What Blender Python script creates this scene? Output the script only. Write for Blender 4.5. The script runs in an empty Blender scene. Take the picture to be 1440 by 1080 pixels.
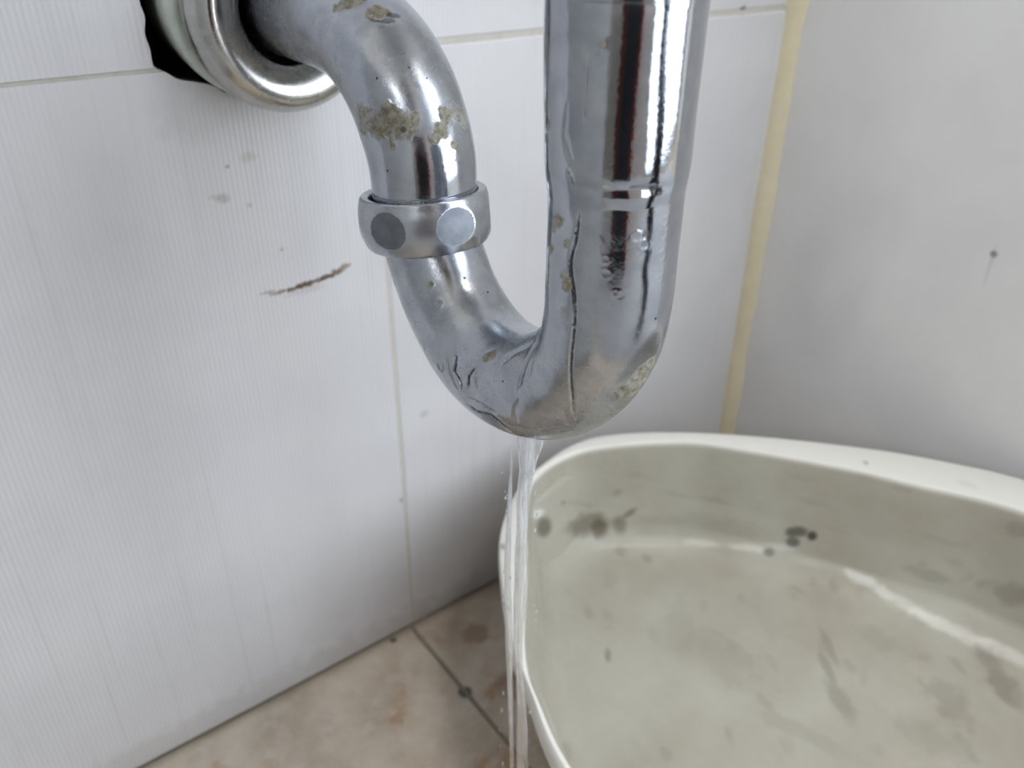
import bpy, bmesh, math, random
import numpy as np
from mathutils import Vector, Matrix
from mathutils.bvhtree import BVHTree
random.seed(4)
S = bpy.context.scene
C = S.collection
PI = math.pi

# ------------------------------------------------------------------ camera, sky, lights, exposure
F = 1154.195
RC = Matrix(((0.79922814, 0.3003871, -0.52057849),
             (-0.60099632, 0.4082843, -0.68710068),
             (0.00614785, 0.86201596, 0.50684385)))
CAM = Vector((0.0, -0.33, 0.39138))
cd = bpy.data.cameras.new('camera')
cam = bpy.data.objects.new('camera', cd); C.objects.link(cam)
cam.matrix_world = Matrix.Translation(CAM) @ RC.to_4x4()
cd.sensor_width = 36.0; cd.lens = F / 1440 * 36; cd.clip_start = 0.005
cd.dof.use_dof = True; cd.dof.focus_distance = 0.222; cd.dof.aperture_fstop = 15.0
S.camera = cam

wd = bpy.data.worlds.new('sky'); S.world = wd; wd.use_nodes = True
bg = wd.node_tree.nodes['Background']
bg.inputs[0].default_value = (0.80, 0.89, 1.0, 1); bg.inputs[1].default_value = 2.2

def area(name, loc, rot, sx, sy, power, col):
    l = bpy.data.lights.new(name, 'AREA'); l.shape = 'RECTANGLE'; l.size = sx; l.size_y = sy
    l.energy = power; l.color = col
    o = bpy.data.objects.new(name, l); C.objects.link(o); o.location = loc; o.rotation_euler = rot
    return o
# daylight entering by the glazed door in the front wall and by the window in the left wall
area('daylight_door', (0.695, -1.31, 0.98), (PI/2, 0, 0), 1.22, 1.86, 14.5, (0.90, 0.95, 1.0))
area('daylight_window', (-1.02, -0.84, 1.15), (PI/2, 0, -PI/2), 0.52, 0.68, 6.3, (1.0, 0.985, 0.96))
area('overhead_fill', (0.45, -0.95, 2.24), (0, 0, 0), 0.45, 0.45, 13, (1.0, 0.98, 0.95))  # added fill from overhead, no lamp seen there

vs = S.view_settings
vs.view_transform = 'Standard'; vs.look = 'None'; vs.exposure = 0.2; vs.gamma = 1.0
vs.use_curve_mapping = False

# ------------------------------------------------------------------ helpers
def lin(r, g, b):
    f = lambda c: (c/255/12.92 if c/255 <= .04045 else ((c/255+.055)/1.055)**2.4)
    return (f(r), f(g), f(b), 1)

def mat(name):
    m = bpy.data.materials.new(name); m.use_nodes = True
    nt = m.node_tree
    return m, nt, nt.nodes['Principled BSDF']

class G:
    """tiny node-writing helper"""
    def __init__(s, nt): s.nt = nt; s.n = nt.nodes; s.l = nt.links
    def new(s, t, **k):
        x = s.n.new(t)
        for a, b in k.items(): setattr(x, a, b)
        return x
    def put(s, sock, v):
        if hasattr(v, 'links'): s.l.new(v, sock)
        else: sock.default_value = v
    def math(s, op, a, b=0.0, c=0.0, clamp=False):
        x = s.new('ShaderNodeMath', operation=op, use_clamp=clamp)
        s.put(x.inputs[0], a); s.put(x.inputs[1], b); s.put(x.inputs[2], c)
        return x.outputs[0]
    def vmath(s, op, a, b=(0, 0, 0)):
        x = s.new('ShaderNodeVectorMath', operation=op)
        s.put(x.inputs[0], a); s.put(x.inputs[1], b)
        return x.outputs['Value'] if op in ('LENGTH', 'DISTANCE', 'DOT_PRODUCT') else x.outputs[0]
    def pos(s): return s.new('ShaderNodeNewGeometry').outputs['Position']
    def obj(s): return s.new('ShaderNodeTexCoord').outputs['Object']
    def noise(s, vec, scale, detail=3.0, rough=.55, col=False):
        x = s.new('ShaderNodeTexNoise'); s.l.new(vec, x.inputs['Vector'])
        x.inputs['Scale'].default_value = scale; x.inputs['Detail'].default_value = detail
        x.inputs['Roughness'].default_value = rough
        return x.outputs['Color' if col else 'Fac']
    def ramp(s, v, a, b, lo=0.0, hi=1.0):
        x = s.new('ShaderNodeMapRange', interpolation_type='SMOOTHSTEP')
        s.put(x.inputs[0], v)
        for i, k in enumerate((a, b, lo, hi)): x.inputs[i+1].default_value = k
        return x.outputs[0]
    def mix(s, f, a, b):
        x = s.new('ShaderNodeMix', data_type='RGBA'); s.put(x.inputs[0], f)
        s.put(x.inputs[6], a); s.put(x.inputs[7], b); return x.outputs[2]
    def bump(s, h, strength, dist, nrm=None):
        x = s.new('ShaderNodeBump'); s.put(x.inputs['Height'], h)
        x.inputs['Strength'].default_value = strength; x.inputs['Distance'].default_value = dist
        if nrm: s.l.new(nrm, x.inputs['Normal'])
        return x.outputs[0]
    def scale(s, v, xyz):
        return s.vmath('MULTIPLY', v, xyz)
    def spot(s, p, c, rad, nz, wob=.5, edge=.35):
        """soft stain of radius rad (xyz) around world point c, ragged by noise nz"""
        d = s.vmath('LENGTH', s.vmath('MULTIPLY', s.vmath('SUBTRACT', p, c), tuple(1/r for r in rad)))
        d = s.math('ADD', d, s.math('MULTIPLY', s.math('SUBTRACT', nz, .5), wob*2))
        return s.ramp(d, 1-edge, 1+edge, 1.0, 0.0)

def link(name, me, m, parent=None):
    o = bpy.data.objects.new(name, me); C.objects.link(o)
    if m: me.materials.append(m)
    if parent: o.parent = parent
    return o

def tag(o, label, cat, group=None):
    o['label'] = label; o['category'] = cat
    if group: o['group'] = group
    return o

def empty(name, loc=(0, 0, 0)):
    o = bpy.data.objects.new(name, None); C.objects.link(o); o.location = loc
    o.empty_display_size = .02
    bpy.context.view_layer.update()
    return o

def keep(o, par):
    """parent o (built in world coordinates) to par without moving it"""
    o.parent = par; o.matrix_parent_inverse = Matrix.Translation(par.location).inverted()
    return o

def grid_mesh(name, V, nu, nv, closeu=False, closev=False, smooth=True):
    """V: (nu*nv,3), u slow, v fast"""
    F_ = []
    iu = np.arange(nu if closeu else nu-1); iv = np.arange(nv if closev else nv-1)
    U, W = np.meshgrid(iu, iv, indexing='ij')
    a = U*nv+W; b = U*nv+(W+1) % nv; c = ((U+1) % nu)*nv+(W+1) % nv; d = ((U+1) % nu)*nv+W
    F_ = np.stack([a, b, c, d], -1).reshape(-1, 4)
    me = bpy.data.meshes.new(name)
    me.vertices.add(len(V)); me.vertices.foreach_set('co', np.asarray(V, np.float32).ravel())
    me.loops.add(F_.size); me.loops.foreach_set('vertex_index', F_.astype(np.int32).ravel())
    me.polygons.add(len(F_)); me.polygons.foreach_set('loop_start', np.arange(0, F_.size, 4, dtype=np.int32))
    me.polygons.foreach_set('loop_total', np.full(len(F_), 4, np.int32))
    me.update(calc_edges=True)
    if smooth: me.polygons.foreach_set('use_smooth', np.ones(len(F_), bool))
    me.validate()
    return me

def set_col(me, name, arr):
    a = me.color_attributes.new(name, 'FLOAT_COLOR', 'POINT')
    full = np.ones((len(me.vertices), 4), np.float32); full[:, :arr.shape[1]] = arr
    a.data.foreach_set('color', full.ravel())

def box_bm(bm, x0, x1, y0, y1, z0, z1):
    vs_ = [bm.verts.new((x, y, z)) for x in (x0, x1) for y in (y0, y1) for z in (z0, z1)]
    for q in ((0, 1, 3, 2), (4, 6, 7, 5), (0, 4, 5, 1), (2, 3, 7, 6), (0, 2, 6, 4), (1, 5, 7, 3)):
        bm.faces.new([vs_[i] for i in q])

def finish(bm, name, m, bevel=0, seg=3, parent=None, smooth=True):
    bmesh.ops.recalc_face_normals(bm, faces=bm.faces)
    me = bpy.data.meshes.new(name); bm.to_mesh(me); bm.free()
    o = link(name, me, m)
    if bevel:
        b = o.modifiers.new('bevel', 'BEVEL'); b.width = bevel; b.segments = seg; b.limit_method = 'ANGLE'
        b.harden_normals = True
    if smooth:
        me.polygons.foreach_set('use_smooth', np.ones(len(me.polygons), bool))
        if not bevel:
            me.polygons.foreach_set('use_smooth', np.zeros(len(me.polygons), bool))
    if parent: keep(o, parent)
    return o

def box(name, x0, x1, y0, y1, z0, z1, m, bevel=0, parent=None):
    bm = bmesh.new(); box_bm(bm, x0, x1, y0, y1, z0, z1)
    return finish(bm, name, m, bevel, parent=parent)

def struct(o): o['kind'] = 'structure'; return o

def prism(name, poly, axis_y, y0, y1, m, bevel=0, parent=None):
    """polygon in (x,z) extruded along y"""
    bm = bmesh.new()
    a = [bm.verts.new((x, y0, z)) for x, z in poly]; b = [bm.verts.new((x, y1, z)) for x, z in poly]
    bm.faces.new(a); bm.faces.new(b[::-1])
    n = len(poly)
    for i in range(n): bm.faces.new((a[i], b[i], b[(i+1) % n], a[(i+1) % n]))
    bmesh.ops.recalc_face_normals(bm, faces=bm.faces)
    bmesh.ops.triangulate(bm, faces=[f for f in bm.faces if len(f.verts) > 4])
    return finish(bm, name, m, bevel, parent=parent)

def cr(P, n, closed=False):
    """Catmull-Rom (centripetal-ish) resampled to n even points"""
    P = np.asarray(P, float); k = len(P); out = []
    rng = range(k if closed else k-1)
    for i in rng:
        if closed: p0, p1, p2, p3 = P[(i-1) % k], P[i], P[(i+1) % k], P[(i+2) % k]
        else: p0, p1, p2, p3 = P[max(i-1, 0)], P[i], P[i+1], P[min(i+2, k-1)]
        t = np.linspace(0, 1, 24, endpoint=False)[:, None]
        out.append(.5*((2*p1)+(-p0+p2)*t+(2*p0-5*p1+4*p2-p3)*t*t+(-p0+3*p1-3*p2+p3)*t**3))
    out = np.concatenate(out+([P[:1]] if closed else [P[-1:]]))
    s = np.concatenate([[0], np.cumsum(np.linalg.norm(np.diff(out, axis=0), axis=1))])
    u = np.linspace(0, s[-1], n, endpoint=not closed)
    return np.stack([np.interp(u, s, out[:, j]) for j in range(P.shape[1])], 1)

def smooth1(a, k, closed=False):
    for _ in range(k):
        b = a.copy(); b[1:-1] = (a[:-2]+2*a[1:-1]+a[2:])/4; a = b
    return a

_rs = np.random.RandomState(7); _T = _rs.rand(64, 64, 64).astype(np.float32)
def vnoise(P, freq, seed=0):
    Q = P*freq+seed*13.7; i = np.floor(Q).astype(int); f = Q-i; f = f*f*(3-2*f); r = 0
    for dx in (0, 1):
        for dy in (0, 1):
            for dz in (0, 1):
                w = (f[:, 0] if dx else 1-f[:, 0])*(f[:, 1] if dy else 1-f[:, 1])*(f[:, 2] if dz else 1-f[:, 2])
                r = r+w*_T[(i[:, 0]+dx) % 64, (i[:, 1]+dy) % 64, (i[:, 2]+dz) % 64]
    return r
def fbm(P, freq, seed=0, oct=4):
    r = 0; a = 1; t = 0
    for k in range(oct): r = r+a*vnoise(P, freq*2**k, seed+k); t += a; a *= .55
    return r/t
def sstep(x, a, b):
    t = np.clip((x-a)/(b-a), 0, 1); return t*t*(3-2*t)

# ------------------------------------------------------------------ materials of the setting
def tile_material(name, base, ribs, marks):
    m, nt, b = mat(name); g = G(nt); p = g.pos()
    n1 = g.noise(p, 14, 4); n2 = g.noise(p, 220, 3)
    col = g.mix(g.ramp(n1, .3, .7), lin(*base), lin(base[0]-7, base[1]-7, base[2]-6))
    sx = g.noise(g.scale(p, (260, 10, 6)), 1, 2)          # drip streaks running down the glaze
    col = g.mix(g.ramp(sx, .55, .8, 0, .18), col, lin(168, 166, 164))
    nz = g.noise(p, 420, 3); nzl = g.noise(p, 120, 3)
    for (c, r, k, rgb) in marks:
        f = g.math('MULTIPLY', g.spot(p, c, r, nz if max(r[0], r[2]) < .008 else nzl, 1.0, .5), k)
        col = g.mix(f, col, lin(*rgb))
    g.l.new(col, b.inputs['Base Color'])
    b.inputs['Roughness'].default_value = .30
    h = n2
    if ribs:
        x = g.new('ShaderNodeSeparateXYZ'); g.l.new(p, x.inputs[0])
        wv = g.math('SINE', g.math('MULTIPLY', x.outputs[0], 2*PI/.0021))
        amp = g.ramp(g.noise(g.scale(p, (9, 1, 5)), 1, 1), .2, .7, .5, 1.0)
        wv = g.math('MULTIPLY', wv, amp)
        nrm = g.bump(wv, .34, .00022)
        nrm = g.bump(n2, .10, .0006, nrm)
    else:
        nrm = g.bump(n2, .06, .0005)
    g.l.new(nrm, b.inputs['Normal'])
    b.inputs['Specular IOR Level'].default_value = .4
    return m

def plain(name, rgb, rough=.6, bumpk=.1, sc=90, metal=0, var=8):
    m, nt, b = mat(name); g = G(nt); p = g.pos()
    n = g.noise(p, sc, 4)
    g.l.new(g.mix(n, lin(*rgb), lin(*[max(0, c-var*2) for c in rgb])), b.inputs['Base Color'])
    b.inputs['Roughness'].default_value = rough; b.inputs['Metallic'].default_value = metal
    g.l.new(g.bump(n, bumpk, .001), b.inputs['Normal'])
    return m

rust = (104, 84, 66)
wall_marks = []
# curved brown scrape below the flange, and faint dabs around it
for (x, z, rx, rz, k, c) in [(.1145, .2421, .0035, .0007, .5, (140, 124, 108)), (.1200, .2408, .0045, .0010, .7, (128, 108, 90)),
        (.1262, .2407, .0040, .0010, .85, rust), (.1320, .2412, .0042, .0014, .95, (92, 72, 56)), (.1380, .2417, .0035, .0010, .8, rust),
        (.1432, .2424, .0045, .0012, .95, (96, 76, 60)), (.1485, .2436, .0035, .0013, .9, (110, 90, 72)), (.1525, .2452, .0030, .0012, .8, (140, 116, 96)),
        (.132, .2385, .010, .0018, .22, (150, 142, 130)),
        (.1025, .2865, .0026, .0016, .40, (140, 128, 116)), (.1000, .2878, .0030, .0012, .30, (150, 140, 126)),
        (.1150, .3016, .0030, .0018, .28, (150, 142, 124)), (.1062, .2990, .0008, .0008, .6, (110, 110, 108)),
        (.1128, .2820, .0012, .0010, .35, (140, 132, 124)), (.1235, .2600, .0010, .0009, .4, (130, 124, 120)),
        (.1730, .0990, .0022, .0020, .45, (120, 112, 104)), (.1900, .1500, .0025, .0020, .3, (130, 124, 118)),
        (.098, .3205, .016, .010, .16, (150, 146, 138)), (.4138, .3384, .0026, .0022, .9, (70, 62, 56)), (.30, .02, .17, .035, .08, (150, 140, 128)), (.05, .004, .30, .012, .22, (150, 140, 124))]:
    wall_marks.append(((x, 0, z), (rx, .02, rz), k, c))
M_tile = tile_material('white_ribbed_tile', (212, 211, 212), True, wall_marks)
M_side = tile_material('smooth_white_panel', (234, 233, 232), False,
        [((.462, -.1521, .2281), (.02, .0018, .0018), .75, (96, 92, 88)), ((.462, -.1521, .222), (.02, .0008, .012), .18, (120, 116, 112)),
         ((.462, -.04, .16), (.02, .02, .05), .05, (150, 146, 138))])
M_grout = plain('wall_grout', (208, 204, 196), .9, .3, 300, var=14)
M_caulk = plain('yellowed_caulk', (226, 216, 186), .5, .25, 120, var=9)
M_mortar = plain('dark_cavity', (20, 19, 18), .95, .6, 200, var=4)
M_plaster = plain('white_plaster', (234, 232, 228), .8, .1, 60)
M_fgrout = plain('floor_grout', (158, 150, 138), .9, .5, 300, var=14)
M_black = plain('dark_frame', (22, 24, 30), .35, .02, 60, var=2)
M_red = plain('red_cloth', (122, 22, 28), .85, .3, 40, var=8)
M_stand_in_rust = plain('stand_in_rust_red', (92, 44, 36), .6, .1, 60, var=6)
M_white = plain('white_enamel', (206, 206, 204), .25, .02, 30, var=3)
M_brown = plain('brown_door', (44, 30, 26), .5, .1, 30, var=6)

def stone_material():
    m, nt, b = mat('beige_stone_tile'); g = G(nt); p = g.pos()
    n1 = g.noise(p, 26, 6, .62); n2 = g.noise(p, 75, 5, .6); n3 = g.noise(g.vmath('ADD', p, (3, 1, 0)), 34, 4)
    c = g.mix(g.ramp(n1, .3, .7), lin(174, 159, 140), lin(202, 190, 174))
    c = g.mix(g.ramp(n2, .45, .75, 0, .5), c, lin(214, 205, 193))
    c = g.mix(g.ramp(n3, .57, .72, 0, .8), c, lin(166, 126, 92))
    nz = g.noise(p, 150, 3)
    for (x, y, r, k, rgb) in [(.157, -.004, .0022, .9, (60, 46, 38)), (.200, -.030, .008, .5, (120, 84, 56)), (.1705, -.0625, .0042, .92, (64, 66, 60)),
                              (.195, -.075, .010, .45, (120, 86, 60))]:
        c = g.mix(g.math('MULTIPLY', g.spot(p, (x, y, 0), (r, r, .02), nz, .4), k), c, lin(*rgb))
    # grime line along the wall foot
    x = g.new('ShaderNodeSeparateXYZ'); g.l.new(p, x.inputs[0])
    c = g.mix(g.ramp(g.math('ADD', x.outputs[1], g.math('MULTIPLY', n2, .004)), -.006, .001, 0, .55), c, lin(128, 112, 92))
    g.l.new(c, b.inputs['Base Color']); b.inputs['Roughness'].default_value = .35
    g.l.new(g.bump(n2, .2, .0008), b.inputs['Normal'])
    return m
M_stone = stone_material()

# ------------------------------------------------------------------ room shell
# hole around the drain: ragged outline (x, z)
HX, HZ = .131, .3575
def hole_r(a):          # a: angle from +x
    d = math.degrees(a) % 360
    pts = [(0, .038), (90, .040), (150, .043), (176, .0450), (186, .0462), (197, .0475), (203, .0492), (208, .0455), (214, .0425), (224, .0385), (238, .0362), (252, .0358), (275, .036), (320, .0365), (360, .038)]
    r = np.interp(d, [q[0] for q in pts], [q[1] for q in pts])
    return r*(1+.012*math.sin(9*a)+.010*math.sin(17*a+1)+.006*math.sin(31*a))
ZJ = .3376            # joint between the tile rows
ZT = ZJ+.0008
def notch(upper, zedge, x_from, x_to):
    """points of the hole outline above/below z=zedge, walked from left crossing to right crossing"""
    P = []
    n = 360
    for i in range(n+1):
        a = PI-2*PI*i/n*(1 if upper else -1)   # upper: over the top clockwise; lower: under, counter-clockwise
        x = HX+hole_r(a)*math.cos(a); z = HZ+hole_r(a)*math.sin(a)
        P.append((x, z))
    Q = [q for q in P if (q[1] > zedge if upper else q[1] < zedge)]
    # keep a contiguous run in order of x travel
    if upper:
        Q2 = []
        for i in range(n+1):
            a = 1.5*PI-2*PI*i/n
            x = HX+hole_r(a)*math.cos(a); z = HZ+hole_r(a)*math.sin(a)
            if z > zedge: Q2.append((x, z))
        return Q2[::2]
    Q2 = []
    for i in range(n+1):
        a = PI/2+2*PI*i/n
        x = HX+hole_r(a)*math.cos(a); z = HZ+hole_r(a)*math.sin(a)
        if z < zedge: Q2.append((x, z))
    return Q2[::2]

g_ = .0008            # half joint width
TOP = 2.3
def wall_back():
    # grout bed: two slabs with the hole cut between them (front a little behind the tile faces)
    n_up = notch(True, ZJ, 0, 0); n_lo = notch(False, ZJ, 0, 0)
    bm = bmesh.new()
    for poly in ([(-.95, ZJ)]+[(n_up[0][0], ZJ)]+n_up+[(n_up[-1][0], ZJ), (1.4, ZJ), (1.4, TOP), (-.95, TOP)],
                 [(-.95, ZJ), (n_lo[0][0], ZJ)]+n_lo+[(n_lo[-1][0], ZJ), (1.4, ZJ), (1.4, 0), (-.95, 0)]):
        a = [bm.verts.new((x, .0006, z)) for x, z in poly]; b = [bm.verts.new((x, .05, z)) for x, z in poly]
        bm.faces.new(a); bm.faces.new(b)
        for i in range(len(poly)): bm.faces.new((a[i], a[(i+1) % len(poly)], b[(i+1) % len(poly)], b[i]))
    bmesh.ops.recalc_face_normals(bm, faces=bm.faces)
    bmesh.ops.triangulate(bm, faces=[f for f in bm.faces if len(f.verts) > 4])
    w = struct(finish(bm, 'wall_back', M_grout))
    hb = box('cavity', HX-.07, HX+.07, .05, .07, HZ-.07, HZ+.07, M_mortar); hb.parent = w
    # lining of the hole in dark mortar
    V = []
    for y in (.0035, .0495):
        for i in range(120):
            a = 2*PI*i/120; r = hole_r(a)-.0004; V.append((HX+r*math.cos(a), y, HZ+r*math.sin(a)))
    o = link('hole_lining', grid_mesh('hole_lining', np.array(V), 2, 120, closev=True), M_mortar); o.parent = w
    return w
W = wall_back()
XJ = .174
cols = [(-.95+.014, -.728), (-.726, -.277), (-.275, XJ-g_), (XJ+g_, .4575)]
rows = [(.0020, ZJ-g_), (ZJ+g_, .675), (.677, 1.012)]
for ci, (x0, x1) in enumerate(cols):
    for ri, (z0, z1) in enumerate(rows):
        if ri < 2 and x0 < HX+.04 and x1 > HX-.04:
            if ri == 0:
                n = [q for q in notch(False, z1, 0, 0) if q[0] < x1]
                poly = [(x0, z1), (n[0][0], z1)]+n+[(x1, z1) if n[-1][0] < x1-.001 else (x1, z1)]
                poly = [(x0, z0)]+[(x0, z1), (n[0][0]-.0006, z1)]+n+([(n[-1][0]+.0004, z1), (x1, z1)] if n[-1][1] > z1-.004 else [(x1, n[-1][1])])+[(x1, z0)]
            else:
                n = [q for q in notch(True, z0, 0, 0) if q[0] < x1]
                poly = [(x0, z0), (n[0][0]-.0006, z0)]+n+([(n[-1][0]+.0004, z0), (x1, z0)] if n[-1][1] < z0+.004 else [(x1, n[-1][1])])+[(x1, z1), (x0, z1)]
            t = prism('tile', poly, 0, 0, .006, M_tile, .0010)
        else:
            t = box('tile', x0, x1, 0, .006, z0, z1, M_tile, .0018)
        t.parent = W
# (the .04 m hole edge stays inside the tile left of the vertical joint)

wr = struct(box('wall_right', .462, .54, -.41, .0, 0, TOP, M_side))
# caulk bead in the corner
bm = bmesh.new()
for z in np.linspace(0.001, 1.2, 60):
    wob = .0006*math.sin(z*37)+.0005*math.sin(z*90+1)
    for k in range(6):
        a = k/5*PI/2
        r = .0088+wob
        # concave-ish bead between back wall and right wall
        x = .462-r*math.cos(a)**1.4 if k < 5 else .462
        y = -r*math.sin(a)**1.4
        bm.verts.new((x+.0004, y+.0004, z))
bm.verts.ensure_lookup_table()
for i in range(59):
    for k in range(5): bm.faces.new([bm.verts[j] for j in (i*6+k, i*6+k+1, i*6+6+k+1, i*6+6+k)])
ck = finish(bm, 'trim_1', M_caulk); struct(ck)
ck.data.polygons.foreach_set('use_smooth', np.ones(len(ck.data.polygons), bool))

fl = struct(box('floor', -.95, 1.4, -1.25, .05, -.05, -.0014, M_fgrout))
for i in range(-3, 5):
    for j in range(0, 7):
        x0 = .1725+.33*(i-1); x1 = x0+.3275; y1 = -.0008-.33*j; y0 = y1-.3275
        x0, x1 = max(x0, -.949), min(x1, 1.399); y0 = max(y0, -1.249)
        if x1-x0 < .02 or y1-y0 < .02: continue
        t = box('tile', x0, x1, y0, y1, -.008, 0, M_stone, .0010); t.parent = fl

FY = -1.25
bm = bmesh.new()
for q in ((FY, -1.13, 0, TOP), (-.55, .05, 0, TOP), (-1.13, -.55, 0, .79), (-1.13, -.55, 1.51, TOP)): box_bm(bm, -1.0, -.95, *q)
struct(finish(bm, 'wall_left', M_plaster))
bm = bmesh.new()
for q in ((-1.13, -1.10, .79, 1.51), (-.58, -.55, .79, 1.51), (-1.10, -.58, .79, .82), (-1.10, -.58, 1.48, 1.51)): box_bm(bm, -.99, -.955, *q)
struct(finish(bm, 'window_2', M_white, .003))
struct(box('ceiling', -1.0, 1.45, FY-.05, .05, TOP, TOP+.05, M_plaster))
struct(box('wall_far_right', 1.4, 1.45, FY, .05, 0, TOP, M_plaster))
bm = bmesh.new()
for q in ((-.95, .06, 0, TOP), (1.33, 1.4, 0, TOP), (.06, 1.33, 1.93, TOP), (.06, 1.33, 0, .03)): box_bm(bm, q[0], q[1], FY-.05, FY, q[2], q[3])
struct(finish(bm, 'wall_front', M_plaster))
# glazed door: dark frame with a mullion
bm = bmesh.new()
for q in ((.06, .08), (.30, .42), (1.30, 1.33)): box_bm(bm, q[0], q[1], FY-.04, FY+.01, .03, 1.93)
for q in ((.03, .05), (1.90, 1.93)): box_bm(bm, .08, 1.30, FY-.035, FY+.005, q[0], q[1])
struct(finish(bm, 'door_1', M_black, .003))
# added black and red block, standing in for the viewer mirrored in chrome
stand_in = empty('viewer_stand_in', (-.35, -.93, .0122))
tag(stand_in, 'added black block with dark red sides, stand-in for the viewer mirrored in chrome', 'light prop')
def cbox(name, x0, x1, y0, y1, z0, z1, m):
    o = box(name, x0, x1, y0, y1, z0, z1, m, .003); o.parent = stand_in
cbox('added_carcass', -.125, .125, -.10, .10, .05, 1.45, M_black)
cbox('stand_in_side', .127, .175, -.10, .10, 0, 1.45, M_red); cbox('stand_in_side', -.207, -.127, -.10, .10, 0, 1.45, M_stand_in_rust)
cbox('added_plinth', -.12, .12, -.09, .08, 0, .05, M_black)
for zz in (.75,): cbox('added_handle', -.02, .02, .10, .115, zz, zz+.12, M_white)
stand_in.rotation_euler[2] = math.radians(237-90-180)+PI*0
# added pale mat behind the viewer, turns the chrome's floor reflections grey
mt_bm = bmesh.new(); box_bm(mt_bm, -.80, .95, -1.14, -.46, .0005, .012)
reflection_mat = finish(mt_bm, 'reflection_mat', plain('reflection_mat_grey', (176, 176, 176), .9, .4, 200), .005)
tag(reflection_mat, 'added pale grey mat behind the viewer, there to lighten the chrome reflections', 'mat')
# added unseen cabinet left of the frame, blocks light to the lower wall
lc = empty('shade_cabinet', (-.37, -.17, 0))
tag(lc, 'added pale grey two-door cabinet left of the frame, shades the tiled wall', 'light prop')
M_grey = plain('shade_cabinet_grey', (184, 184, 182), .5, .05, 50, var=4)
def lbox(name, x0, x1, y0, y1, z0, z1, m, par=None):
    o = box(name, x0, x1, y0, y1, z0, z1, m, .002); o.parent = par or lc; return o
lbox('added_carcass', -.23, .23, -.15, .168, .05, .55, M_grey); lbox('added_plinth', -.22, .22, -.13, .16, 0, .05, M_black)
lbox('added_worktop', -.235, .235, -.17, .168, .55, .57, M_grey)
for sx in (-1, 1):
    dr = lbox('door', min(sx*.002, sx*.228), max(sx*.002, sx*.228), -.168, -.151, .055, .545, M_grey)
    lbox('added_handle', sx*.02-.004, sx*.02+.004, -.18, -.168, .40, .48, M_black, dr)
# added black canister behind the viewer, mirrored as a dark stripe in the chrome
bh = empty('stripe_canister', (.272, -.665, .0122))
tag(bh, 'added slim black canister behind the viewer, mirrored as a dark stripe in chrome', 'reflection prop')
def lz(name, prof, m):
    Q = cr(prof, 50); V = np.array([(r*math.cos(2*PI*i/48), r*math.sin(2*PI*i/48), z) for r, z in Q for i in range(48)])
    o = link(name, grid_mesh(name, V, 50, 48, closev=True), m); o.parent = bh
lz('canister_body', [(.001, 0), (.050, .0005), (.052, .01), (.046, .05), (.046, .24), (.043, .25), (.015, .252), (.001, .252)], M_black)
lz('canister_rod', [(.001, .245), (.011, .25), (.010, .36), (.016, .42), (.012, .45), (.001, .455)], M_black)
# washbasin above the trap
def washbasin():
    V = []
    prof_ = cr([(.001, .602), (.05, .603), (.12, .62), (.19, .67), (.225, .74), (.235, .80), (.228, .806), (.215, .80), (.20, .75), (.16, .68), (.10, .645), (.03, .637), (.001, .636)], 60)
    for r, z in prof_:
        for i in range(96):
            a = 2*PI*i/96
            V.append((.131+r*1.0*math.cos(a), -.2075+r*.84*math.sin(a), z+.12))
    return np.array(V)
sk = link('washbasin', grid_mesh('washbasin', washbasin(), 60, 96, closev=True), M_white)
tag(sk, 'white oval washbasin above the trap, above the frame', 'sink')

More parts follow.
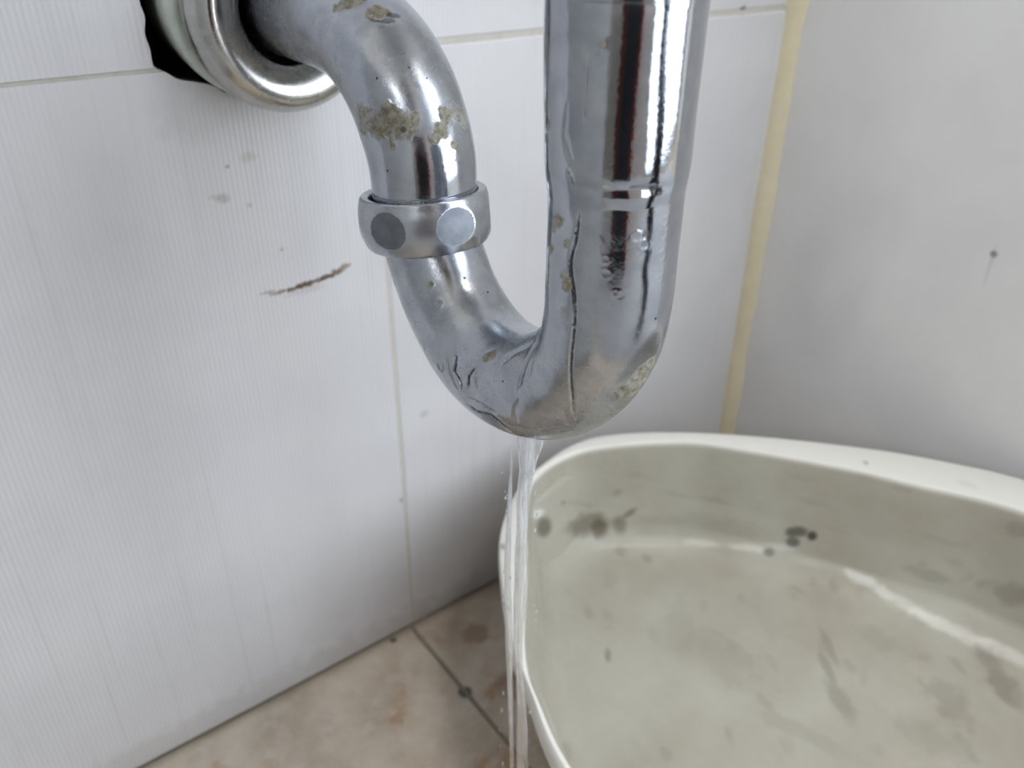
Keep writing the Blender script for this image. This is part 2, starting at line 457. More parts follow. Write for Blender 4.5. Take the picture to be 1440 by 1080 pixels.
# ------------------------------------------------------------------ chrome
def chrome(name, rough=.12, tint=(184, 188, 194), attr=True, rvar=.12):
    m, nt, b = mat(name); g = G(nt); p = g.pos()
    b.inputs['Metallic'].default_value = 1
    n1 = g.noise(p, 160, 5, .6); n2 = g.noise(p, 900, 4, .6); n3 = g.noise(p, 60, 3)
    base = g.mix(g.ramp(n1, .35, .7), lin(*tint), lin(tint[0]-16, tint[1]-15, tint[2]-12))
    # fine pits
    base = g.mix(g.ramp(g.noise(p, 1400, 2), .70, .78, 0, .5), base, lin(80, 82, 84))
    r = g.math('ADD', g.math('MULTIPLY', g.ramp(n3, .35, .7), rvar), rough)
    r = g.math('ADD', r, g.math('MULTIPLY', g.ramp(n2, .5, .75), .08))
    h = g.math('MULTIPLY', n2, .25)
    if attr:
        a = g.new('ShaderNodeAttribute', attribute_name='wear_and_tone')
        sp = g.new('ShaderNodeSeparateColor'); g.l.new(a.outputs['Color'], sp.inputs[0])
        lime, dark, sat = sp.outputs[0], sp.outputs[1], sp.outputs[2]
        crust = g.mix(g.ramp(g.noise(p, 420, 5, .7), .38, .62), lin(126, 119, 101), lin(160, 158, 148))
        crust = g.mix(g.ramp(g.noise(p, 700, 3), .55, .72, 0, .6), crust, lin(94, 84, 66))
        crust = g.mix(g.ramp(g.noise(g.vmath('ADD', p, (1, 2, 3)), 520, 3), .64, .76, 0, .7), crust, lin(204, 205, 200))
        ragged = g.ramp(g.math('ADD', lime, g.math('MULTIPLY', g.math('SUBTRACT', g.noise(p, 520, 4, .7), .5), 1.0)), .30, .80)
        base = g.mix(ragged, base, crust)
        dk = g.ramp(dark, .15, .85)
        base = g.mix(dk, base, lin(44, 44, 44))
        g.l.new(g.math('SUBTRACT', 1.0, g.math('MAXIMUM', g.math('MULTIPLY', ragged, .75), g.math('MULTIPLY', dk, .6))), b.inputs['Metallic'])
        r = g.math('ADD', r, g.math('MULTIPLY', sat, .26))
        r = g.math('ADD', r, g.math('MULTIPLY', ragged, .4), clamp=True)
        h = g.math('ADD', h, g.math('MULTIPLY', g.math('MULTIPLY', ragged, g.noise(p, 800, 4)), .6))
        h = g.math('ADD', h, g.math('MULTIPLY', g.math('MULTIPLY', sat, g.noise(p, 420, 5, .65)), .5))
    g.l.new(base, b.inputs['Base Color']); g.l.new(r, b.inputs['Roughness'])
    g.l.new(g.bump(h, .30, .00035), b.inputs['Normal'])
    return m
M_chrome = chrome('worn_chrome', .045, rvar=.05)
M_chrome_nut = chrome('nut_chrome', .20, (186, 190, 196), False, .15)
M_chrome_fl = chrome('flange_chrome', .16, (196, 194, 190), False, .14)
M_brushed = chrome('ground_flat', .40, (134, 138, 144), False, .1)

def ray(px, py):
    return (RC @ Vector((px-720, -(py-540), -F))).normalized()

def tube(path, rad, nu, nv, X=.131):
    """path: control (y,z); rad: radii at the same controls"""
    Q = cr(np.column_stack([path, rad]), nu)
    yz = np.column_stack([smooth1(Q[:, 0], 60), smooth1(Q[:, 1], 60)]); r = smooth1(Q[:, 2], 14)
    T = np.gradient(yz, axis=0); T /= np.linalg.norm(T, axis=1)[:, None]
    N = np.column_stack([-T[:, 1], T[:, 0]])
    th = np.linspace(0, 2*PI, nv, endpoint=False)
    c, s = np.cos(th), np.sin(th)
    Vx = X+r[:, None]*s[None]
    Vy = yz[:, 0][:, None]+r[:, None]*c[None]*N[:, 0][:, None]
    Vz = yz[:, 1][:, None]+r[:, None]*c[None]*N[:, 1][:, None]
    V = np.stack([Vx, Vy, Vz], -1).reshape(-1, 3)
    nx = np.broadcast_to(s[None], Vx.shape); ny = c[None]*N[:, 0][:, None]; nz = c[None]*N[:, 1][:, None]
    NR = np.stack([nx, ny, nz], -1).reshape(-1, 3)
    return V, NR

class Wear:
    def __init__(s, V, N, nu, nv):
        s.V0 = V.copy(); s.V = V.copy(); s.N = N; s.nu, s.nv = nu, nv
        s.W = np.zeros((len(V), 3), np.float32); s.D = np.zeros(len(V))
        me = grid_mesh('tmp', V, nu, nv, closev=True)
        s.bvh = BVHTree.FromPolygons([tuple(v) for v in V.tolist()], [tuple(p.vertices) for p in me.polygons])
        bpy.data.meshes.remove(me)
    def hit(s, px, py):
        h = s.bvh.ray_cast(CAM, ray(px, py))
        return np.array(h[0]) if h[0] else None
    def line(s, pts, width=.00035, depth=.0003, step=0., dark=1., wob=.0002, side=1):
        P = cr(np.array(pts, float), max(4, int(sum(math.dist(a, b) for a, b in zip(pts, pts[1:]))/1.2)))
        H = [s.hit(*p) for p in P]; H = np.array([h for h in H if h is not None])
        if len(H) < 3: return
        H = H+(fbm(H, 500, 3)[:, None]-.5)*wob*2
        lo, hi = H.min(0)-.004, H.max(0)+.004
        idx = np.where(np.all((s.V0 > lo) & (s.V0 < hi), axis=1))[0]
        P_ = s.V0[idx]; best = np.full(len(idx), 9.); bi = np.zeros(len(idx), int)
        for k, h in enumerate(H):
            d = np.linalg.norm(P_-h, axis=1); m = d < best; best[m] = d[m]; bi[m] = k
        Tn = np.gradient(H, axis=0); Tn /= np.linalg.norm(Tn, axis=1)[:, None]+1e-9
        sg = np.einsum('ij,ij->i', np.cross(Tn[bi], s.N[idx]), P_-H[bi])*side
        end = np.clip(np.minimum(bi, len(H)-1-bi)/(.15*len(H)+1), .15, 1)     # taper at both ends
        g = np.exp(-(best/(width*end))**2)
        s.D[idx] += -depth*g*end
        if step: s.D[idx] += np.where(sg > 0, step*np.exp(-best/.0016)*sstep(best, 0, width), 0)*end
        s.W[idx, 1] = np.maximum(s.W[idx, 1], dark*np.exp(-(best/(width*.6*end))**2))
    def blob(s, px, py, r, k=1., ch=0, raise_=0., asp=1., ang=0.):
        c = s.hit(px, py)
        if c is None: return
        cx = np.array(RC.col[0]); cy = np.array(RC.col[1])
        d = s.V0-c; u = d@cx; v = d@cy; w = d@np.array(RC.col[2])
        uu = u*math.cos(ang)+v*math.sin(ang); vv = -u*math.sin(ang)+v*math.cos(ang)
        q = np.sqrt((uu/(r*asp))**2+(vv/r)**2+(w/(r*2))**2)
        near = q < 2.2
        f = np.zeros(len(q)); f[near] = sstep(q[near]+(fbm(s.V0[near], 260, 5)-.5)*1.1, 1.25, .45)*k
        s.W[:, ch] = np.maximum(s.W[:, ch], f)
        if raise_: s.D += raise_*f*(.5+fbm(s.V0, 900, 9)) if near.sum() > 0 else 0
    def ring(s, px, py, r, h=.00004, lime=.34):
        c = s.hit(px, py)
        if c is None: return
        d = np.linalg.norm(s.V0-c, axis=1); m = d < r*2.5
        g = np.exp(-((d[m]-r)/(r*.35))**2); s.D[m] += h*g; s.W[m, 0] = np.maximum(s.W[m, 0], lime*g)
    def dent(s, px, py, r, depth):
        c = s.hit(px, py)
        if c is None: return
        d = np.linalg.norm(s.V0-c, axis=1); s.D += -depth*np.exp(-(d/r)**2)
    def done(s, name, m):
        V = s.V0+s.N*s.D[:, None]
        me = grid_mesh(name, V, s.nu, s.nv, closev=True)
        set_col(me, 'wear_and_tone', s.W)
        return link(name, me, m)

trap = empty('drain_trap', (.131, -.19, .60))
tag(trap, 'worn chrome bent drain trap with union nut, leaking at its lowest bend', 'drain pipe')

# upper socket (straight, slightly wider)
nu, nv = 420, 300
zs = [(-.1953, .725), (-.1953, .60), (-.1953, .42), (-.1953, .3755), (-.1953, .366), (-.1955, .355), (-.1958, .345), (-.1960, .3395), (-.1961, .3365), (-.1961, .3345), (-.1961, .332)]
rr = [.0170, .0170, .0170, .0170, .0170, .0168, .0166, .0165, .0161, .0158, .0154]
V, N = tube(zs[::-1], rr[::-1], nu, nv)
w = Wear(V, N, nu, nv)
w.D += (fbm(V*np.array([1, 1, .35]), 120, 2, 2)-.5)*.00022
w.line([(797, 50), (808, 56), (823, 69), (828, 88), (829, 105), (826, 139), (823, 175), (813, 194)], .0004, .00012, .00022, .30)
w.line([(798, 144), (793, 183), (794, 205), (803, 225), (811, 240), (810, 262)], .0004, .00015, .00025, .35)
w.line([(795, 192), (800, 215), (806, 232)], .0006, .0002, 0, .45)
w.line([(797, 236), (801, 246), (806, 256), (798, 258)], .0006, .0002, 0, .6); w.blob(768, 172, .0014, .7, 1, 0, .5); w.blob(770, 178, .0016, .7, 0)
w.line([(793, 262), (815, 264), (859, 268), (907, 267), (929, 264), (955, 262)], .0006, .0004, 0, .25)
w.blob(847, 61, .0010, .9, 0, .0001); w.blob(842, 75, .0006, .7, 0)
w.line([(882, 330-68), (905, 300-35), (929, 262)], .0010, .0002, 0, .6)
w.blob(925, 268, .0012, .9, 1, 0, 1.3)
w.line([(768, 0), (800, 3), (845, 4), (890, 6), (940, 3), (985, 2)], .0008, .0003, 0, .5)
sleeve = w.done('socket_pipe', M_chrome); keep(sleeve, trap)

# U bend
path = [(-.1961, .3385), (-.1962, .3337), (-.1963, .3217), (-.1963, .3106), (-.1957, .3010), (-.1926, .2907), (-.1862, .2815), (-.1772, .2738), (-.1680, .2694), (-.1575, .2670), (-.1459, .2676), (-.1343, .2728), (-.1238, .2814), (-.1160, .2925), (-.1125, .3020), (-.1112, .3080)]
rad = [.0157, .0157, .0157, .0157, .0156, .0155, .0157, .0160, .0163, .0165, .0165, .0161, .0158, .0157, .0160, .0162]
nu, nv = 700, 320
V, N = tube(path, rad, nu, nv)
w = Wear(V, N, nu, nv)
w.D += (fbm(V, 110, 4, 2)-.5)*.00035
w.W[:, 2] = sstep(V[:, 2]+(fbm(V, 90, 8)-.5)*.03, .330, .285)*.55+.10+.25*sstep(fbm(V, 150, 6), .5, .7)
# long seam down the right leg, overlapping skin
w.line([(811, 272), (815, 284), (815, 300), (810, 330), (808, 345), (803, 362), (803, 385), (807, 413), (808, 430), (808, 447), (805, 480), (803, 505), (802, 533), (804, 560), (806, 580), (812, 600), (822, 607)], .00050, .00045, .00045, 1., .0003)
# wrinkle where the inner bend pinches
w.line([(752, 472), (746, 485), (740, 499), (735, 512), (731, 526), (728, 540), (725, 552)], .0007, .0006, .0003, .55)
w.line([(753, 472), (738, 484), (723, 495), (712, 504), (703, 515)], .0010, .0006, 0, .30)
w.line([(745, 500), (740, 520), (738, 535)], .0010, .0004, 0, .15)
# peeling skin lower left
w.line([(671, 517), (666, 519), (661, 526), (659, 533), (658, 548)], .0004, .0005, .0005, 1., .0003)
w.line([(635, 505), (641, 501), (640, 514), (639, 523), (643, 530), (647, 537), (650, 552)], .0005, .0006, .0005, .9, .0003)
w.line([(628, 500), (632, 520), (640, 540), (648, 553)], .0004, .0003, .0003, .6)
w.line([(619, 508), (616, 514), (620, 522), (624, 519), (622, 509)], .0004, .0004, .0002, .8)
w.line([(670, 520), (668, 535), (672, 550)], .0004, .0003, 0, .4)
w.blob(688, 501, .0017, 1.0, 0, 0, 1.9, .35); w.line([(672, 509), (680, 498), (699, 491)], .0003, .0003, .0003, .7)
w.line([(651, 566), (662, 573), (674, 581), (690, 585), (699, 592), (711, 602), (722, 609), (735, 613)], .0008, .0006, .0006, .9, .0006)
w.line([(655, 558), (672, 566), (690, 578), (704, 582)], .0007, .0004, .0003, .5, .0004)
w.line([(750, 617), (775, 618), (803, 616), (815, 610)], .0005, .0004, .0002, .9)
w.line([(730, 560), (722, 580), (727, 600)], .0010, .0003, .0002, .2)
w.line([(700, 583), (716, 596), (745, 606), (790, 604), (815, 605)], .0012, .0004, .0002, .25, .0008)
w.line([(793, 575), (796, 590), (804, 603)], .0010, .0003, 0, .4)
w.dent(752, 476, .0035, .0010); w.dent(735, 488, .0040, .0007); w.dent(770, 575, .008, .0007); w.dent(700, 560, .009, .0006); w.dent(850, 560, .010, .0006); w.dent(740, 520, .008, .0008)
# darker patches on the underside
w.blob(775, 600, .0040, .36, 1, 0, 2.2); w.blob(725, 565, .0030, .25, 1, 0, 1.5); w.blob(690, 590, .0030, .45, 1, 0, 1.8, -.5)
# olive dabs along the seam
for q in ((798, 398, .0024, .9, .6), (793, 385, .0016, .7, .7), (784, 312, .0022, .75, .8), (780, 320, .0014, .6, 1), (775, 350, .0012, .9, .7), (797, 342, .0012, .7, .7), (792, 440, .0020, .5, .7), (792, 460, .0018, .35, .7)):
    w.blob(q[0], q[1], q[2], q[3], 0, .0001, q[4])
# crust on the outer right of the bend
for q in ((893, 545, .0034, 1., 1.3), (905, 525, .0030, .9, .9), (915, 512, .0022, .8, .7), (880, 552, .0030, .8, 1.2), (885, 570, .0045, .55, 1.4), (855, 592, .0040, .48, 1.8)):
    w.blob(q[0], q[1], q[2], q[3], 0, .00025, q[4], .6)
for q in ((840, 341, .0011), (852, 385, .0011), (826, 388, .0008), (873, 416, .0012), (866, 412, .0008), (895, 334, .0012), (907, 345, .0012), (933, 330, .0012), (931, 360, .0012), (935, 312, .0010), (928, 392, .0009), (830, 312, .0010), (851, 365, .0009)):
    w.ring(*q)
w.blob(606, 400, .0010, .9, 0, .0001); w.ring(616, 427, .0013, .0001, .6); w.ring(613, 428, .0020, .00006, .4)
for q in ((653, 391), (686, 411), (705, 536), (922, 448)): w.blob(q[0], q[1], .0004, 1, 1)
ub = w.done('u_bend', M_chrome); keep(ub, trap)

# elbow back to the wall
path = [(-.1106, .2980), (-.1107, .3080), (-.1107, .3167), (-.1100, .3235), (-.1065, .3315), (-.1005, .3405), (-.0900, .3490), (-.0765, .3545), (-.0620, .3570), (-.0450, .3577), (-.0178, .3577), (.0300, .3577)]
rad = [.0160, .0164, .0166, .0167, .0168, .0169, .0169, .0168, .0168, .0168, .0168, .0168]
nu, nv = 640, 320
V, N = tube(path, rad, nu, nv)
w = Wear(V, N, nu, nv)
w.D += (fbm(V, 100, 5, 2)-.5)*.00022
w.W[:, 2] = .48+.32*sstep(fbm(V, 100, 16), .35, .65)-.35*sstep(V[:, 2], .334, .325)*sstep(V[:, 1], -.10, -.105)
for q in ((548, 163, .0040, 1., 1.1), (540, 178, .0050, .95, 1.5), (565, 180, .0042, .9, 1.2), (515, 170, .0045, .62, 1.2), (505, 158, .0030, .6, 1), (545, 150, .0022, .9, .5), (583, 168, .0030, .8, .7),
          (625, 160, .0036, 1., .7), (620, 180, .0034, .85, .7), (645, 160, .0040, .62, .8), (655, 175, .0034, .6, .8), (612, 195, .0018, .8, 1), (640, 205, .0015, 1., 1), (553, 205, .0010, .8, 1),
          (530, 17, .0034, .95, 1.4), (490, 4, .0030, .8, 2.0)):
    w.blob(q[0], q[1], q[2], q[3], 0, .00012, q[4])
for q in ((403, 40, .0007, .5), (410, 55, .0008, .5), (387, 60, .0006, 1), (405, 74, .0007, .7), (372, 27, .0006, .5), (418, 88, .0006, 2), (398, 33, .0006, .4)):
    w.blob(q[0], q[1], q[2], 1.2, 0, .0001, q[3])
w.line([(515, 25), (530, 30), (545, 32), (558, 30)], .0010, .0002, 0, .6, .0005)
w.line([(604, 66), (609, 72), (613, 68)], .0003, .0002, 0, .8)
w.blob(541, 160, .0020, .42, 1, 0, 1.5); w.blob(567, 183, .0012, .6, 1); w.blob(553, 22, .0012, .6, 1, 0, 2)
w.blob(597, 212, .0022, .3, 1)
for q in ((545, 240), (640, 225), (530, 110), (600, 110), (575, 95)): w.blob(q[0], q[1], .0004, .8, 1)
el = w.done('outlet_elbow', M_chrome); keep(el, trap)

# union nut: barrel ring with six ground flats that read as ovals
def nut():
    c = np.array([.131, -.1107, .3046]); ax = np.array([0, .12, .993]); ax /= np.linalg.norm(ax)
    e1 = np.array([1., 0, 0]); e2 = np.cross(ax, e1)
    prof = [(-.0088, .0160), (-.0090, .0180), (-.0085, .0192), (-.0070, .0201), (-.0042, .0211), (-.0008, .0216), (.0030, .02135), (.0058, .0206), (.0074, .0201), (.0079, .0195), (.0076, .0188), (.0076, .0178), (.0070, .0174), (.0050, .0173), (.0010, .0173)]
    Q = cr(prof, 90); n = 360
    base = math.atan2(-.80, .60)   # towards the camera
    V = []
    flat = np.zeros(90*n, bool)
    view = np.array(CAM)-c; a0 = math.atan2(view@e2, view@e1)
    k = 0
    for h, r in Q:
        for i in range(n):
            a = 2*PI*i/n
            ap = .02055
            d = (a-(a0+math.radians(25))+PI/6) % (PI/3)-PI/6
            r2 = min(r, ap/math.cos(d)) if r > .0176 else r
            flat[k] = r2 < r-1e-5; k += 1
            V.append(c+ax*h+(e1*math.cos(a)+e2*math.sin(a))*r2)
    me = grid_mesh('union_nut', np.array(V), 90, n, closev=True)
    me.materials.append(M_chrome_nut); me.materials.append(M_brushed)
    for p in me.polygons:
        if all(flat[v] for v in p.vertices): p.material_index = 1; p.use_smooth = False
    return link('union_nut', me, None)
keep(nut(), trap)
# collar of the U bend under the nut
def lathe(name, prof, m, X, Z, n=256, ns=80, wob=0):
    Q = cr(prof, ns); V = []
    for y, r in Q:
        for i in range(n):
            a = 2*PI*i/n; q = r+wob*math.sin(3*a+1); V.append((X+q*math.cos(a), y, Z+q*math.sin(a)))
    return link(name, grid_mesh(name, np.array(V), ns, n, closev=True), m)
# wall flange: rounded chrome rosette standing off the wall
fl_ = lathe('wall_flange', [(-.0010, .0300), (-.0040, .0322), (-.0085, .0344), (-.0140, .0356), (-.0200, .0358), (-.0248, .0345), (-.0285, .0315), (-.0295, .0280), (-.0285, .0240), (-.0258, .0202), (-.0230, .0180), (-.0150, .0176), (-.0060, .0176), (.002, .0176)], M_chrome_fl, .1300, .3570, 256, 120, .0002)
keep(fl_, trap)
M_mint = plain('mint_plaster_collar', (212, 222, 215), .6, .8, 260, var=16)
co = lathe('wall_collar', [(.030, .0328), (.012, .0345), (.0040, .0356), (-.0020, .0362), (-.0075, .0364), (-.0092, .0352), (-.0096, .0320), (-.0086, .0250)], M_mint, .1266, .3606, 256, 60, .0005)
keep(co, trap)
co['label'] = 'pale green chipped plaster collar behind the flange'

# ------------------------------------------------------------------ basin
def basin_mat():
    m, nt, b = mat('aged_offwhite_plastic'); g = G(nt); p = g.pos()
    n1 = g.noise(p, 16, 5, .6); n2 = g.noise(p, 48, 6, .65); n3 = g.noise(g.vmath('ADD', p, (5, 5, 5)), 30, 5, .7)
    a = g.new('ShaderNodeAttribute', attribute_name='wear_and_tone')
    sp = g.new('ShaderNodeSeparateColor'); g.l.new(a.outputs['Color'], sp.inputs[0])
    c = g.mix(g.ramp(n1, .3, .7), lin(176, 174, 162), lin(161, 156, 143))
    c = g.mix(g.ramp(n2, .5, .75, 0, .45), c, lin(170, 165, 152))
    c = g.mix(g.ramp(n3, .55, .75, 0, .3), c, lin(184, 172, 160))
    c = g.mix(sp.outputs[2], c, lin(226, 225, 218))                    # cleaner rim, pale mark, painted crease highlight
    c = g.mix(sp.outputs[0], c, lin(88, 80, 62))                      # smudges
    c = g.mix(sp.outputs[1], c, lin(50, 52, 46))
    g.l.new(c, b.inputs['Base Color'])
    g.l.new(g.ramp(n2, .3, .7, .30, .48), b.inputs['Roughness'])
    g.l.new(g.bump(n2, .12, .0015), b.inputs['Normal'])
    return m
M_basin = basin_mat()
outer = [(.1366, -.1830), (.1495, -.1445), (.1552, -.1276), (.1622, -.1140), (.1729, -.0955), (.182, -.0808), (.1955, -.0618), (.2142, -.0448), (.2336, -.0325), (.2450, -.0292), (.2748, -.0241), (.3009, -.0304), (.3385, -.0577), (.3774, -.0978), (.4136, -.1435), (.4329, -.1745), (.4500, -.2100),
         (.4560, -.2600), (.4500, -.3200), (.4150, -.3900), (.3500, -.4300), (.2700, -.4300), (.2000, -.3950), (.1500, -.3300), (.1310, -.2500)]
inner = [(.1400, -.1845), (.1500, -.1500), (.1532, -.1406), (.1623, -.1256), (.1741, -.1109), (.1920, -.0895), (.2065, -.0707), (.2221, -.0512), (.2351, -.0379), (.2442, -.0335), (.2641, -.0308), (.2867, -.0358), (.3309, -.0649), (.3521, -.0927), (.3827, -.1417), (.3981, -.1742), (.4180, -.2150),
         (.4260, -.2600), (.4230, -.3150), (.3930, -.3750), (.3420, -.4130), (.2740, -.4180), (.2090, -.3850), (.1590, -.3250), (.1350, -.2500)]
BC = np.array([.292, -.215]); NT = 560
def polar(L):
    P = cr(L, 900, True)-BC; a = np.arctan2(P[:, 1], P[:, 0]) % (2*PI); r = np.hypot(P[:, 0], P[:, 1])
    o = np.argsort(a); a, r = a[o], r[o]
    a = np.concatenate([a-2*PI, a, a+2*PI]); r = np.concatenate([r, r, r])
    q = np.linspace(0, 2*PI, NT, endpoint=False); return np.interp(q, a, r)
ro, ri = polar(outer), polar(inner)
def sm(a, k):
    for _ in range(k): a = (np.roll(a, 1)+2*a+np.roll(a, -1))/4
    return a
ro, ri = sm(ro, 14), sm(ri, 14); ri = np.minimum(ri, ro-.0022)
ang = np.linspace(0, 2*PI, NT, endpoint=False); ca, sa = np.cos(ang), np.sin(ang)
def zr(x): return .100+.05*(x-.13)
rings = []     # (radius array, z mode 'rim' offset or absolute)
rimz = zr(BC[0]+ro*ca)
prof = [(ro-.040, 0*ang+.001), (ro-.036, 0*ang+.0005), (ro-.033, 0*ang+.003), (ro-.022, rimz*.35), (ro-.013, rimz*.68), (ro-.010, rimz-.016), (ro-.008, rimz-.0125), (ro-.002, rimz-.0130), (ro-.0003, rimz-.011),
        (ro+.0002, rimz-.006), (ro, rimz-.002), (ro-.0008, rimz-.0002), (ro*.55+ri*.45, rimz+.0006), (ri+.0006, rimz+.0004), (ri-.0004, rimz-.0008), (ri-.0010, rimz-.003), (ri-.0025, rimz-.012), (ri-.0062, rimz*.45+.041*.55), (ri-.0110, 0*ang+.0540),
        (ri-.0155, 0*ang+.0478), (ri-.0215, 0*ang+.0435), (ri-.0290, 0*ang+.0410), (ri-.0370, 0*ang+.0399), (ri-.050, 0*ang+.0392)]
prof += [((ri-.050)*k, 0*ang+.0390-.001*(1-k)) for k in (.85, .7, .55, .4, .25, .12, .03, .001)]
PR = np.array([np.stack([a, z], -1) for a, z in prof])            # (K,NT,2)
sub = []
K = len(PR)
for i in range(K-1):
    p0, p1, p2, p3 = PR[max(i-1, 0)], PR[i], PR[i+1], PR[min(i+2, K-1)]
    L_ = np.linalg.norm(p2-p1, axis=1).max(); ns = int(min(24, max(3, L_/.0014)))
    for t in np.linspace(0, 1, ns, endpoint=False):
        # monotone-ish: blend catmull with linear
        crm = .5*((2*p1)+(-p0+p2)*t+(2*p0-5*p1+4*p2-p3)*t*t+(-p0+3*p1-3*p2+p3)*t**3)
        sub.append(.5*crm+.5*(p1*(1-t)+p2*t)); 
sub.append(PR[-1]); sub = np.array(sub); NU = len(sub)
V = np.stack([BC[0]+sub[..., 0]*ca, BC[1]+sub[..., 0]*sa, sub[..., 1]], -1).reshape(-1, 3)
me = grid_mesh('basin', V, NU, NT, closev=True)
bvh = BVHTree.FromPolygons([tuple(v) for v in V.tolist()], [tuple(p.vertices) for p in me.polygons])
Wb = np.zeros((len(V), 3), np.float32)
RAD = sub[..., 0].reshape(-1)
Wb[:, 2] = sstep(RAD, np.tile(ri, NU)-.0012, np.tile(ri, NU)-.0002)*(np.repeat(np.arange(NU), NT) > 0)
CX, CY, CZ = (np.array(RC.col[i]) for i in range(3))
def bblob(px, py, rx, ry, k, ch, ang_=0., rag=.6, f=120, thick=2.5):
    h = bvh.ray_cast(CAM, ray(px, py))[0]
    if h is None: return
    zz = (h-CAM).length; s_ = zz/F
    d = V-np.array(h); u, v, w_ = d@CX, d@CY, d@CZ
    uu = u*math.cos(ang_)+v*math.sin(ang_); vv = -u*math.sin(ang_)+v*math.cos(ang_)
    q = np.sqrt((uu/(rx*s_))**2+(vv/(ry*s_))**2+(w_/(max(rx, ry)*s_*thick))**2); n = q < 2.5
    ff = sstep(q[n]+(fbm(V[n], f, 11)-.5)*2*rag, 1.3, .5)*k
    Wb[n, ch] = np.maximum(Wb[n, ch], ff)
bblob(765, 741, 13, 16, .75, 0, .3, .1); bblob(871, 738, 11, 14, .6, 0, .3, .15)
bblob(825, 738, 38, 17, .62, 0, 0, .5); bblob(842, 742, 15, 15, .9, 0, 0, .4); bblob(812, 735, 22, 8, .5, 0, 0, .5)
bblob(885, 722, 12, 5, .6, 0, .6, .4); bblob(868, 693, 8, 5, .3, 0, .3, .4); bblob(792, 707, 5, 4, .4, 0)
bblob(909, 785, 7, 6, .3, 0); bblob(872, 775, 7, 6, .25, 0)
bblob(1119, 748, 13, 7, .75, 1, .1, .5); bblob(1142, 754, 6, 7, .95, 1, 0, .2); bblob(1115, 762, 8, 7, .7, 1, 0, .4); bblob(1081, 776, 7, 6, .6, 1, 0, .3)
bblob(1000, 740, 80, 16, .15, 0, -.1, .6); bblob(940, 740, 60, 16, .15, 0, 0, .6)
for q in ((1166, 910, 6, 18, .28, 0, .1), (1166, 945, 6, 20, .30, 0, .1), (1182, 985, 13, 22, .30, 0, .5), (1195, 1000, 10, 12, .2, 0, 0)): bblob(*q)
for q in ((1420, 835, 22, 14, .35), (1412, 965, 16, 18, .4), (1390, 925, 14, 12, .3), (1425, 985, 14, 9, .35), (1335, 985, 22, 20, .25), (1310, 1035, 40, 14, .15), (960, 890, 30, 30, .14), (1020, 930, 50, 22, .14), (1305, 808, 24, 8, .25), (1430, 745, 20, 10, .25), (1240, 900, 30, 10, .12), (1140, 1036, 60, 8, .14)):
    bblob(q[0], q[1], q[2], q[3], q[4], 0, -.3, .9, 150)
random.seed(9)
for k in range(46):
    bblob(random.uniform(790, 1420), random.uniform(780, 1070), random.uniform(4, 14), random.uniform(3, 9), random.uniform(.06, .2), 0, random.uniform(-1, 1), .8, 160)
for k in range(18):
    bblob(random.uniform(800, 1420), random.uniform(660, 760), random.uniform(6, 30), random.uniform(2, 5), random.uniform(.06, .16), 0, -.25, .8, 160)
bblob(855, 921, 4, 8, .5, 0, -.3, .2)
bblob(707, 769, 4, 4, .6, 0); bblob(1218, 651, 3, 3, .5, 0)
# specular streak of the crease, painted in as pale colour
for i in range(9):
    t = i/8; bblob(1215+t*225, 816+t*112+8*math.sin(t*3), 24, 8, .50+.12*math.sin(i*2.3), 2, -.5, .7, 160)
for q in ((990, 764, 26, 5), (1050, 770, 30, 5), (1095, 768, 18, 5)): bblob(q[0], q[1], q[2], q[3], .35, 2, -.05, .6)  # paler dabs further along the crease
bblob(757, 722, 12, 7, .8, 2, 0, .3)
set_col(me, 'wear_and_tone', Wb)  # rim tone, smudges and the painted crease highlight
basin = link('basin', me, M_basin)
tag(basin, 'stained off-white plastic basin with a wide rim on the floor in the corner', 'basin')

# ------------------------------------------------------------------ falling water
def water_mat():
    m, nt, b = mat('falling_water'); g = G(nt); p = g.pos()
    st = g.noise(g.scale(p, (900, 900, 40)), 1, 3)
    b.inputs['Base Color'].default_value = (.95, .96, 1, 1)
    b.inputs['IOR'].default_value = 1.33; b.inputs['Transmission Weight'].default_value = 1
    b.inputs['Roughness'].default_value = .12
    d = g.new('ShaderNodeBsdfDiffuse'); d.inputs[0].default_value = lin(224, 227, 232)
    tr = g.new('ShaderNodeBsdfTransparent')
    a = g.new('ShaderNodeMixShader'); g.put(a.inputs[0], .55); g.l.new(b.outputs[0], a.inputs[1]); g.l.new(tr.outputs[0], a.inputs[2])
    x = g.new('ShaderNodeSeparateXYZ'); g.l.new(p, x.inputs[0])
    aer = g.math('MULTIPLY', g.ramp(st, .35, .65, .04, .34), g.ramp(x.outputs[2], .14, .25, .55, 1.5))
    q = g.new('ShaderNodeMixShader'); g.l.new(aer, q.inputs[0]); g.l.new(a.outputs[0], q.inputs[1]); g.l.new(d.outputs[0], q.inputs[2])
    g.l.new(g.bump(st, .5, .0006), b.inputs['Normal'])
    g.l.new(q.outputs[0], nt.nodes['Material Output'].inputs[0])
    return m
M_water = water_mat()
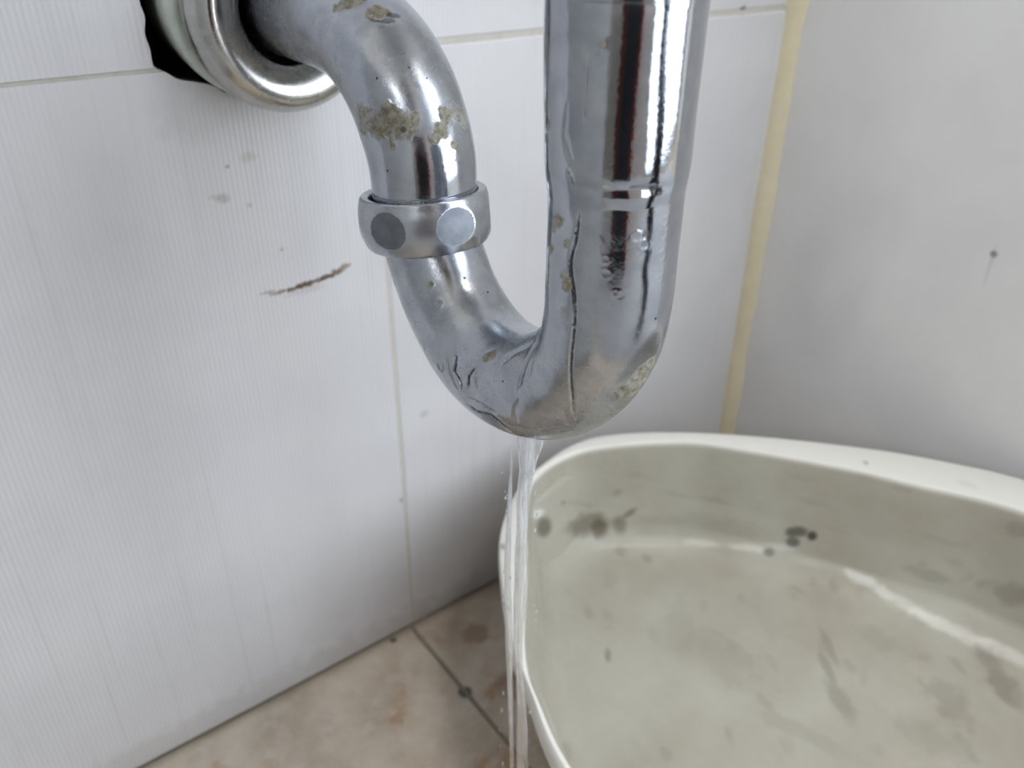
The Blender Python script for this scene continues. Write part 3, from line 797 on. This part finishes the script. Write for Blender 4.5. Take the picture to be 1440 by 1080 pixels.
def stream(name, ctrl, thick, ph, lobes=3, nz_=260, n=40):
    """ctrl: (z, offset along the camera's right, width); a lobed, slowly twisting sheet"""
    Z = np.array([c[0] for c in ctrl])[::-1]; O = np.array([c[1] for c in ctrl])[::-1]; Wd = np.array([c[2] for c in ctrl])[::-1]
    rt = np.array([.80, -.60, 0]); fw = np.array([.60, .80, 0]); V = []
    for i in range(nz_):
        z = ctrl[0][0]+(ctrl[-1][0]-ctrl[0][0])*i/(nz_-1)
        o = np.interp(z, Z, O); wd_ = np.interp(z, Z, Wd)/2
        tw = ph+z*24
        for k in range(n):
            a = 2*PI*k/n
            rr_ = 1+.20*math.cos(lobes*a+tw)+.10*math.cos(5*a-tw*1.7)+.05*math.sin(z*260+2*a)
            V.append(np.array([.131, -.163, z])+rt*(o+wd_*rr_*math.cos(a))+fw*(thick*(wd_/.003)**.5*rr_*math.sin(a)))
    return np.array(V), nz_, n
def px2off(z, px):   # offset along the camera's right at height z for pixel column px
    q = RC.transposed() @ (Vector((.131, -.163, z))-CAM); return ((px-720)/F*(-q.z)-q.x)/.90, -q.z
def ypx(py):         # height of the fall line at image row py
    lo, hi = -.1, .3
    for _ in range(40):
        mid = (lo+hi)/2; q = RC.transposed() @ (Vector((.131, -.163, mid))-CAM); y = 540-q.y/-q.z*F
        if y > py: lo = mid
        else: hi = mid
    return mid
ws = empty('water_stream', (.131, -.163, 0))
tag(ws, 'clear water stream falling from the cracked bottom of the chrome trap', 'water')
def from_px(rows_):
    out = []
    for (py, l, r) in rows_:
        z = ypx(py); o, d = px2off(z, (l+r)/2); out.append((z, o, (r-l)/F*d/.92))
    return out
mainc = from_px([(600, 726, 762), (617, 727, 760), (640, 728, 754), (665, 729, 749), (690, 727, 743), (715, 726, 741), (750, 727, 741), (790, 725, 740), (830, 725, 738), (870, 724, 736), (910, 724, 734), (950, 726, 735), (1000, 728, 740), (1080, 728, 742)])
mainc.append((.0005, mainc[-1][1], .006))
V, a_, b_ = stream('s', mainc, .0016, .4, 3)
o = link('main_jet', grid_mesh('main_jet', V, a_, b_, closev=True), M_water); keep(o, ws)
sidec = from_px([(625, 719, 722), (660, 719, 722), (700, 716, 721), (740, 714, 720), (800, 712, 719), (900, 713, 721), (1000, 716, 722), (1080, 718, 724)])
sidec.append((.0008, sidec[-1][1], .0012))
V, a_, b_ = stream('s', sidec, .0006, 1.4, 2, 200, 16)
o = link('side_jet', grid_mesh('side_jet', V, a_, b_, closev=True), M_water); keep(o, ws)
# thin film clinging to the crack
def drop_mesh(name, items):
    bm = bmesh.new()
    for (c, r, st_) in items:
        mt = Matrix.Translation(c) @ Matrix.Diagonal((r, r, r*st_, 1))
        bmesh.ops.create_icosphere(bm, subdivisions=2, radius=1, matrix=mt)
    me = bpy.data.meshes.new(name); bm.to_mesh(me); bm.free()
    me.polygons.foreach_set('use_smooth', np.ones(len(me.polygons), bool)); return me
rt = Vector((.80, -.60, 0))
items = []
for k in range(46):
    z = random.uniform(.02, .235); off = random.choice((-1, -1, 1))*random.uniform(.004, .0075)
    items.append((Vector((.131, -.163, z))+rt*off+Vector((random.uniform(-.002, .002),)*2+(0,)), random.uniform(.0002, .00045), random.uniform(1, 4)))
o = link('spray', drop_mesh('spray', items), M_water); keep(o, ws); o['kind'] = 'stuff'
# puddle where it lands
V = []
for i in range(14):
    for k in range(80):
        a = 2*PI*k/80; R = (.034+.007*math.sin(2*a)+.004*math.sin(5*a+1))*(i/13)
        V.append((.118+R*math.cos(a), -.185+R*math.sin(a), .0002+.0010*math.sqrt(max(0, 1-(i/13)**4))))
mw, nt, b = mat('still_water'); b.inputs['Transmission Weight'].default_value = 1; b.inputs['IOR'].default_value = 1.33; b.inputs['Roughness'].default_value = .02
o = link('puddle', grid_mesh('puddle', np.array(V), 14, 80, closev=True), mw); keep(o, ws)
